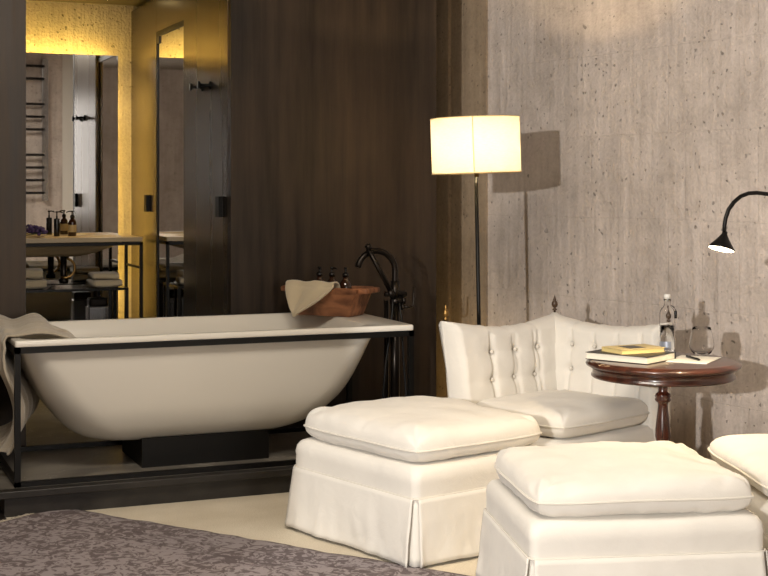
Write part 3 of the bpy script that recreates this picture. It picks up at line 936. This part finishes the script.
# chair space: x along the back (0..), y negative towards the open front, corner at 0,0
def padded_panel(Ln, thick, zb, top, buttons, flare, seed, inner_sign=1, endflare=0.0):
    """x 0..Ln along, y 0 = outer face, y=-thick = padded inner face"""
    bm = bmesh.new(); rings = []
    nx = 110; nz = 60
    cols = sorted({b_[0] for b_ in buttons})
    def top_pad(x):
        return 0
    for i in range(nx+1):
        s = i/nx; x = s*Ln
        zt = top(s)
        endr = min(x, Ln-x)
        shrink = math.sqrt(max(0, 1-(1-min(1, endr/.035))**2))
        th = thick*(.35+.65*shrink)
        ring = []
        fl = flare + endflare*(s**3)
        def yoff(z): return fl*((z-zb)/(zt-zb))**2.2
        r = .035
        # inner face, going up
        for k in range(nz+1):
            z = zb+(zt-r-zb)*k/nz
            q = 0
            for bx_, bz_ in buttons:
                rr2 = (x-bx_)**2+(z-bz_)**2
                q -= .020*math.exp(-rr2/(.016**2))+.010*math.exp(-rr2/(.045**2))
            for cx_ in cols:
                q -= .008*math.exp(-((x-cx_)/.010)**2)*(1 if z > .42 else 0)
            for bz_ in {b_[1] for b_ in buttons}:
                q -= .0025*math.exp(-((z-bz_)/.014)**2)
            q += .004*ns(x*12+seed, z*12, 1)
            q += .010*math.sin(PI*min(1, max(0, (z-zb)/(zt-zb))))
            ring.append((x, -th+yoff(z)-q*shrink, z))
        for k in range(1, 12):
            a = PI*k/12
            zz = zt-r+r*math.sin(a)
            yy = -th/2-th/2*math.cos(a)
            pk = .003*math.sin(x*70+seed)*math.exp(-min([abs(x-c_) for c_ in cols] or [1])**2/.0006)
            ring.append((x, yy+yoff(zt), zz-pk))
        for k in range(nz//3+1):
            z = zt-r-(zt-r-zb)*k/(nz//3)
            ring.append((x, 0+yoff(z)-(1-shrink)*th*.2, z))
        rings.append(ring)
    loft(bm, rings, True, True)
    return bm
# base
bm_t = CH
sub = []
w_, d_ = .645, .72
class Holder: pass
# base body and skirts, centred on the seat
def seat_base(t, cx, cy, w, d, seed):
    bm = bmesh.new(); rings = []
    for iw, z, r in ((.01, .03, .03), (.0, .15, .03), (.0, .30, .03), (.002, .335, .03), (.02, .352, .04), (.1, .354, .05)):
        rings.append([(x+cx, y+cy, z) for x, y in rrect(-w/2+iw, -d/2+iw, w/2-iw, d/2-iw, r, 6, 12)])
    loft(bm, rings, True, True)
    obj('upholstered_base', bm, M['cloth'], t)
    for k, ((px, py), LL, rot) in enumerate([((0, -d/2-.004), w, PI), ((w/2+.004, 0), d, -PI/2), ((-w/2-.004, 0), d, PI/2)]):
        o = obj('skirt_panel', skirt_panel(LL-.02, .25, .012, .02, seed+k), M['cloth'], t)
        o.location = (cx+px, cy+py, 0); o.rotation_euler = (0, 0, rot)
        so = o.modifiers.new('thickness', 'SOLIDIFY'); so.thickness = .005; so.offset = 0
    for sx in (-1, 1):
        for sy in (-1, 1):
            obj('foot', lathe([(0, 0), (.02, 0), (.024, .029), (0, .029)], n=14, cx=cx+sx*(w/2-.07), cy=cy+sy*(d/2-.07)), M['mahogany_v'], t)
seat_base(CH, .325, -.365, .63, .70, 12)
# back: along +x ; inner face towards -y
topb = lambda s: .795-.034*math.sin(PI*s)-.004*s
btn_back = [(.17, .665), (.30, .665), (.43, .665), (.56, .665), (.17, .555), (.30, .555), (.43, .555), (.56, .555)]
bm = padded_panel(.655, .115, .14, topb, btn_back, .025, 2)
o = obj('backrest', bm, M['cloth'], CH)
for bx_, bz_ in btn_back:
    b2 = bmesh.new(); bmesh.ops.create_uvsphere(b2, u_segments=12, v_segments=8, radius=.0095, matrix=Matrix.Translation((bx_, -.100+.025*((bz_-.14)/.655)**2.2, bz_)))
    obj('button', b2, M['piping'], CH)
# arm: along -y ; inner face towards +x
topa = lambda s: .795-.040*math.sin(PI*s)**1.1+.002*s
btn_arm = [(.21, .655), (.36, .655), (.51, .655), (.24, .535), (.38, .535), (.52, .535)]
bm = padded_panel(.715, .105, .14, topa, btn_arm, .03, 5, endflare=.035)
# map (x,y,z) -> chair: along -y, outer face at x=0, inner at +x
for v_ in bm.verts:
    x, y, z = v_.co; v_.co = Vector((-y, -x, z))
o = obj('armrest', bm, M['cloth'], CH)
for bx_, bz_ in btn_arm:
    b2 = bmesh.new()
    yo = (.03+.035*(bx_/.715)**3)*((bz_-.14)/.65)**2.2
    bmesh.ops.create_uvsphere(b2, u_segments=12, v_segments=8, radius=.0095, matrix=Matrix.Translation((.090-yo, -bx_, bz_)))
    obj('button', b2, M['piping'], CH)
cushion(CH, .535, .61, .075, .055, (.368, -.400, .408), 3.3, name='seat_cushion', wr=1.2)
# turned finials on the three corners
def finial(x, y, z, mat):
    k = .92
    prof = [(0, -.03), (.006, -.03), (.006, 0), (.012, .002), (.012, .006), (.007, .010), (.006, .014), (.013, .020), (.0165, .030), (.015, .040), (.009, .050), (.006, .053), (.009, .056), (.006, .061), (.003, .072), (0, .078)]
    return obj('finial', lathe([(r*k, h*k) for r, h in prof], n=20, cx=x, cy=y), mat, CH), z
for x, y, z, mt in ((-.045, -.690, .800, 'brass'), (-.012, .012, .802, 'finial_dark'), (.640, .005, .792, 'finial_dark')):
    o, zz = finial(x, y, z, M[mt]); o.location.z = zz
    if mt == 'brass': o['label'] = 'brass finial on the front of the arm'

# ------------------------------------------------------------------ floor lamp
base = C(.470, 6.60, 0)
topc = C(.440, 6.60, 0)
t = thing('floor_lamp', 'floor lamp with a lit cream drum shade behind the corner armchair', 'lamp', base)
lean = math.atan2((topc-base).length, 1.58)
ax = (topc-base).normalized()
def leanpt(z):
    return (topc-base)*(z/1.58)
obj('base', lathe([(0, 0), (.135, 0), (.135, .012), (.125, .018), (0, .018)], n=48), M['black'], t)
a_, b_ = leanpt(.018), leanpt(1.60)
obj('pole', tube([(a_.x, a_.y, .018), (b_.x, b_.y, 1.56)], .0095, n=14), M['black'], t)
rot = Matrix.Rotation(-lean, 4, Vector((-ax.y, ax.x, 0)))   # tilts towards ax
rot = Matrix.Rotation(lean+.012, 4, Vector((-ax.y, ax.x, 0)))
sc = leanpt(1.583)
def shade_obj(name, bm, mat):
    o = obj(name, bm, mat, t); o.location = (sc.x, sc.y, 1.583); o.rotation_euler = rot.to_euler(); return o
rs = .2135
bm = bmesh.new()
add_lathe(bm, [(rs, -.134), (rs, .134)], n=96)
s_ = shade_obj('lamp_shade', bm, M['shade'])
bm = lathe([(rs-.003, -.134), (rs+.0015, -.134), (rs+.0015, -.129), (rs-.003, -.129)], n=96, close=True)
shade_obj('shade_trim', bm, plain('cream_tape', srgb(214, 190, 140), .8))
bm = lathe([(rs-.003, .129), (rs+.0015, .129), (rs+.0015, .134), (rs-.003, .134)], n=96, close=True)
shade_obj('shade_trim', bm, plain('cream_tape', srgb(214, 190, 140), .8))
vdir = -C(.44, 6.6, 0).normalized(); sa = math.atan2(vdir.y, vdir.x) - .05
bm = box(-.0022, -.0012, -.13, .0022, .0012, .13)
bmesh.ops.rotate(bm, verts=bm.verts, matrix=Matrix.Rotation(sa+PI/2, 3, 'Z'))
bmesh.ops.translate(bm, verts=bm.verts, vec=(math.cos(sa)*(rs+.0005), math.sin(sa)*(rs+.0005), 0))
shade_obj('shade_seam', bm, plain('shade_seam_tape', srgb(206, 180, 140), .8))
bm = bmesh.new()
add_tube(bm, [(0, 0, -.15), (0, 0, -.05)], .012, n=12)
for k in range(3):
    a = 2*PI*k/3+.4; add_tube(bm, [(0, 0, -.128), (rs*math.cos(a), rs*math.sin(a), -.128)], .0025, n=6)
shade_obj('lamp_holder', bm, M['brass'])
obj_d = shade_obj('diffuser', lathe([(.02, -.126), (.205, -.126)], n=64), M['shade'])
bmb = bmesh.new(); bmesh.ops.create_uvsphere(bmb, u_segments=20, v_segments=12, radius=.017, matrix=Matrix.Translation((0, 0, .0)))
shade_obj('light_bulb', bmb, emissive('lit_bulb', (1, .76, .44, 1), 2300))
LAMP = base + sc + Vector((0, 0, 1.583))

# ------------------------------------------------------------------ round table
TX = C(1.136, 5.60, 0)
t = thing('round_side_table', 'round mahogany pedestal table beside the corner armchair', 'table', TX)
ZT2 = .68
obj('tabletop', lathe([(0, ZT2), (.285, ZT2), (.296, ZT2-.001), (.300, ZT2-.006), (.309, ZT2-.010), (.312, ZT2-.016), (.309, ZT2-.022), (.302, ZT2-.026), (.29, ZT2-.028), (0, ZT2-.028)], n=96), M['mahogany'], t, auto=60)
obj('apron', lathe([(0, ZT2-.0285), (.287, ZT2-.0285), (.289, ZT2-.034), (.284, ZT2-.038), (.284, ZT2-.056), (.290, ZT2-.060), (.290, ZT2-.066), (.284, ZT2-.070), (0, ZT2-.070)], n=96), M['mahogany'], t, auto=60)
prof = [(0, .61), (.030, .61), (.030, .60), (.021, .592), (.020, .575), (.020, .555), (.022, .548), (.030, .542), (.033, .534), (.030, .527), (.033, .520), (.030, .512), (.021, .506), (.020, .495), (.022, .47), (.026, .44), (.030, .40), (.0315, .37), (.028, .352), (.025, .345), (.036, .338), (.038, .328), (.034, .320), (.028, .314), (.03, .30), (.042, .26), (.045, .2), (.040, .16), (.048, .15), (.048, .12), (0, .12)]
obj('pedestal', lathe(prof, n=32), M['mahogany_v'], t)
for k in range(3):
    a = 2*PI*k/3+.3
    pts = [(.03, .17), (.07, .165), (.12, .12), (.17, .06), (.20, .030), (.225, .018)]
    bm = tube([(r*math.cos(a), r*math.sin(a), z) for r, z in pts], .02, n=12, radii=[.026, .025, .02, .016, .015, .018])
    obj('foot', bm, M['mahogany_v'], t)

def onT(X, Z, z=0): return C(X, Z, ZT2+z)
# books
def book(label, cx, cz, deg, w, d, h, zoff, cover, page, group):
    t = thing('book', label, 'book', onT(cx, cz, zoff), RZ(deg), group)
    bm = bmesh.new()
    add_box(bm, -w/2, -d/2, 0, w/2, d/2, .0025, bev=.0008); add_box(bm, -w/2, -d/2, h-.0025, w/2, d/2, h, bev=.0008)
    add_box(bm, -w/2-.001, d/2-.004, 0, w/2+.001, d/2+.001, h, bev=.001)
    obj('book_cover', bm, cover, t, smooth=False)
    obj('book_pages', box(-w/2+.004, -d/2+.004, .0027, w/2-.004, d/2-.0045, h-.0027), page, t, smooth=False)
    return t
GB = 'books on the round table'
bk1 = book('large black covered book at the bottom of the two on the round table', 1.008, 5.62, -40, .285, .235, .030, .0005, M['cover'], M['page'], GB)
bk2 = book('smaller yellow edged book lying on top of the black book', 1.02, 5.62, 26, .215, .14, .020, .031, M['cover_y'], M['page_y'], GB)
obj('cover_picture', box(-.05, -.045, .0201, .03, .04, .0206), plain('dark_cover_print', srgb(70, 66, 62), .4, noise_amt=.5, nscale=30), bk2, smooth=False)
# paper pad
t = thing('notepad', 'white sheet of notepaper on the round table under the wine glass and pen', 'paper', onT(1.262, 5.60, .0005), RZ(62))
obj('paper_sheet', box(-.115, -.083, 0, .115, .083, .0022), M['paper'], t, smooth=False)
# pen
pa = onT(1.245, 5.66, .0082); pb_ = onT(1.272, 5.535, .0082)
d_ = (pb_-pa)
t = thing('pen', 'black pen lying on the notepaper', 'pen', pa, math.atan2(d_.y, d_.x))
Lp = d_.length
bm = tube([(0, 0, 0), (.004, 0, 0), (Lp*.9, 0, 0), (Lp, 0, 0)], .0055, n=12, radii=[.004, .0052, .0052, .0015])
obj('pen_barrel', bm, M['glossy_black'], t)
obj('pen_clip', box(.006, -.001, .0045, .045, .001, .0065), M['chrome'], t, smooth=False)
# stemless glass
def glass_vessel(outer, th):
    inner = [(max(r-th, 0), z+ (th if i == 0 else 0)) for i, (r, z) in enumerate(outer)]
    return outer + inner[::-1]
t = thing('wine_glass', 'empty clear stemless wine glass standing on the notepaper', 'glass', onT(1.325, 5.735, .0028))
outer = [(0, 0), (.025, 0), (.030, .003), (.040, .012), (.048, .026), (.0515, .042), (.050, .060), (.046, .082), (.040, .104), (.0377, .116)]
inner = [(.0371, .1163), (.0390, .104), (.045, .082), (.049, .060), (.0503, .042), (.0465, .027), (.037, .014), (.026, .008), (0, .006)]
obj('glass_bowl', lathe(outer+inner, n=48), M['glass'], t)
# water bottle
t = thing('water_bottle', 'clear glass bottle with a silver label behind the books on the round table', 'bottle', onT(1.195, 5.80, .0005))
outer = [(0, 0), (.030, 0), (.033, .004), (.033, .12), (.033, .168), (.031, .181), (.025, .192), (.017, .199), (.0140, .205), (.0135, .222), (.0160, .226), (.0160, .232)]
inner = [(.0125, .232), (.0112, .206), (.0145, .197), (.022, .189), (.0285, .179), (.0305, .166), (.0305, .010), (.028, .007), (0, .006)]
obj('bottle_body', lathe(outer+inner, n=40), M['glass'], t)
obj('water', lathe([(0, .0068), (.0275, .0078), (.0298, .0115), (.0298, .12), (0, .12)], n=40), M['water'], t)
o = obj('stopper', lathe([(0, .222), (.011, .222), (.0120, .2325), (.0140, .233), (.0140, .248), (.012, .252), (0, .252)], n=24), plain('white_stopper', srgb(226, 224, 218), .4), t)
bm = bmesh.new()
add_tube(bm, [(.016, 0, .205), (.028, 0, .196), (.036, 0, .182), (.036, 0, .168)], .002, n=6)
add_box(bm, .030, -.008, .150, .040, .008, .182, bev=.003)
o = obj('swing_clasp', bm, M['glossy_black'], t); o.rotation_euler = (0, 0, -TH-.1)
bm = bmesh.new()
# label patch wrapping the front of the bottle
G = []
for i in range(13):
    a = -PI/2 - TH -.25 + (i/12-.5)*1.8 - .35
    G.append([bm.verts.new((.0335*math.cos(a), .0335*math.sin(a), z)) for z in (.018, .055)])
for i in range(12): bm.faces.new((G[i][0], G[i+1][0], G[i+1][1], G[i][1]))
obj('bottle_label', bm, M['wirey'], t)

# ------------------------------------------------------------------ reading lamp reaching in from the right
hd = C(1.247, 5.10, 1.145)       # where the cone head hangs
foot = C(1.95, 5.45, 0)
t = thing('reading_lamp', 'black gooseneck reading lamp with a small cone head over the table', 'lamp', foot)
def rel(v_): return (v_.x-foot.x, v_.y-foot.y, v_.z)
side = (C(1.95, 5.45)-C(1.247, 5.10)).normalized()
def arc(d, z): return C(1.247, 5.10, z)+side*d*1.0
ctrl = [(.0195, 1.215), (.020, 1.240), (.026, 1.268), (.040, 1.300), (.066, 1.328), (.098, 1.349), (.135, 1.360), (.175, 1.362), (.24, 1.356), (.33, 1.335), (.45, 1.29), (.57, 1.22), (.67, 1.12), (.74, 1.0), (.78, .86)]
pts = [rel(arc(d, z)) for d, z in ctrl]
obj('gooseneck', tube(pts + [(0, 0, .72), (0, 0, .02)], .0078, n=12), M['black'], t)
obj('base', lathe([(0, 0), (.12, 0), (.12, .012), (.02, .02), (0, .02)], n=40), M['black'], t)
apex = arc(.020, 1.207); rimc = arc(.004, 1.152) + (C(0, -1)-C(0, 0)).normalized()*.003
axis = (apex-rimc).normalized()
q = axis.to_track_quat('Z', 'Y').to_matrix().to_4x4()
hl = (apex-rimc).length
bm = lathe([(.0480, 0), (.0500, .001), (.0495, .004), (.034, hl*.42), (.020, hl*.75), (.011, hl*1.0), (.0092, hl*1.2), (0, hl*1.2)], n=40)
add_lathe(bm, [(.0480, 0), (.047, .003), (.032, hl*.40), (0, hl*.8)], n=40)
o = obj('cone_head', bm, M['black'], t); o.matrix_local = Matrix.Translation(rel(rimc)) @ q
o2 = obj('lens', lathe([(0, .0012), (.0465, .0012), (.0465, .004), (0, .004)], n=32), M['led_warm'], t); o2.matrix_local = Matrix.Translation(rel(rimc)) @ q
o2['label'] = 'glowing lens'

# ------------------------------------------------------------------ rug
rc = C(-1.40, 5.93, .004)
bm = bmesh.new()
LX, LY = 3.4, 2.6
nx, ny = 170, 120
G = []
for i in range(nx+1):
    row = []
    for j in range(ny+1):
        x = LX*i/nx; y = -LY*j/ny
        ex = .018*ns(x*4, 3, 0)+.010*ns(x*11, 9, 0)
        ey = .016*ns(y*4, 7, 0)
        yy = y+ex*max(0, 1-j/8); xx = x+ey*max(0, 1-i/8)
        edge = min(1, min(i, j)/2)
        z = .002+.005*edge + (.007*max(0, ns(x*5, y*5, 4)))*math.exp(-min(j, i)/7)*edge
        row.append(bm.verts.new((xx, yy, z)))
    G.append(row)
for i in range(nx):
    for j in range(ny): bm.faces.new((G[i][j], G[i+1][j], G[i+1][j+1], G[i][j+1]))
rug = obj('rug', bm, M['rug']); rug.location = rc; rug.rotation_euler = (0, 0, RZ(-31.8))
so = rug.modifiers.new('thickness', 'SOLIDIFY'); so.thickness = .005; so.offset = -1
tag(rug, 'worn grey patterned rug lying on the cream floor covering', 'rug')
bm = bmesh.new()
random.seed(5)
for k in range(260):
    y = -LY*k/260*.6
    x = .016*ns(y*4, 7, 0)
    dx = random.uniform(.015, .032); dy = random.uniform(-.01, .01)
    add_tube(bm, [(x+.004, y, .003), (x-dx*.5, y+dy*.5, .003), (x-dx, y+dy, .001)], .0022, n=4)
fr = obj('fringe', bm, plain('rug_fringe', srgb(176, 166, 150), .9), rug); fr['kind'] = 'stuff'

# ------------------------------------------------------------------ lights
def light(name, kind, loc_, energy, col, target=None, **k):
    d = bpy.data.lights.new(name, kind); d.energy = energy; d.color = col
    for a, v_ in k.items(): setattr(d, a, v_)
    o = bpy.data.objects.new(name, d); link(o); o.location = loc_
    if target is not None:
        o.rotation_euler = (Vector(target)-Vector(loc_)).to_track_quat('-Z', 'Y').to_euler()
    return o
key = Vector((-3.586, -1.783, 2.07))
light('key_spotlight', 'SPOT', key, 2020, (1.0, .965, .92), C(.9, 5.9, .9), spot_size=math.radians(46), spot_blend=.25, shadow_soft_size=.05)
light('ceiling_fill', 'AREA', (.9, 3.6, CEIL-.03), 170, (1.0, .9, .77), (1.3, 4.4, 0), shape='RECTANGLE', size=2.0, size_y=1.4)  # added soft fill under the ceiling, brightens tub and carpet
light('rear_fill', 'AREA', (1.6, -3.2, 1.9), 95, (1.0, .94, .88), (1.2, 6, .8), shape='RECTANGLE', size=1.7, size_y=1.8)  # added broad fill behind the camera, there is no window here
bmb = bpy.data.objects.get('light_bulb')
light('reading_lamp_led', 'SPOT', rimc-axis*.012, 26, (1.0, .78, .48), rimc-axis*1.0, spot_size=math.radians(145), spot_blend=.5, shadow_soft_size=.02)
YEL = (1.0, .64, .12)
def strip(name, loc_, target, sx, sy, e):
    return light(name, 'AREA', loc_, e, YEL, target, shape='RECTANGLE', size=sx, size_y=sy)
o = strip('mirror_led_top', (1.27, 9.355, 2.20), (1.27, 9.47, 2.75), 1.15, .03, 8.5)
o = light('mirror_led_right', 'AREA', (1.80, 9.35, 1.30), 5, YEL, None, shape='RECTANGLE', size=.03, size_y=1.7)
o.rotation_euler = (PI/2, 0, -math.radians(100)+PI/2-PI/2)
o.matrix_world = Matrix.Translation((1.80, 9.35, 1.30)) @ Matrix(((0, 0, -1, 0), (-1, 0, 0, 0), (0, 1, 0, 0), (0, 0, 0, 1)))
light('mirror_led_bottom', 'AREA', (1.27, 9.355, .30), .7, YEL, (1.27, 9.40, 0), shape='RECTANGLE', size=1.15, size_y=.03)
light('niche_downlight', 'SPOT', (1.80, 9.15, 2.62), 42, (1, .72, .32), (1.6, 8.9, 0), spot_size=math.radians(80), spot_blend=.7, shadow_soft_size=.03)
light('slot_led', 'POINT', (3.30, 7.15, .22), 2.2, YEL, shadow_soft_size=.03)

o = light('slot_fill', 'AREA', (3.20, 7.2, 1.7), .8, (1.0, .80, .58), (4.2, 8.2, 1.7), shape='RECTANGLE', size=.04, size_y=3.0)  # added weak fill to lift the dark concrete beside the panel edge
w = bpy.data.worlds.new('World'); S.world = w; w.use_nodes = True
w.node_tree.nodes['Background'].inputs[0].default_value = (.9, .8, .65, 1)
w.node_tree.nodes['Background'].inputs[1].default_value = .1

# ------------------------------------------------------------------ camera
cd = bpy.data.cameras.new('camera'); cam = bpy.data.objects.new('camera', cd); link(cam)
cam.location = (0, 0, 1.38); cam.rotation_euler = (PI/2, 0, -TH)
cd.sensor_width = 36; cd.lens = 1375/768*36; cd.shift_y = -100/768
cd.clip_start = .05
S.camera = cam
S.view_settings.view_transform = 'Standard'; S.view_settings.look = 'None'
S.view_settings.gamma = 1; S.view_settings.exposure = 0.0
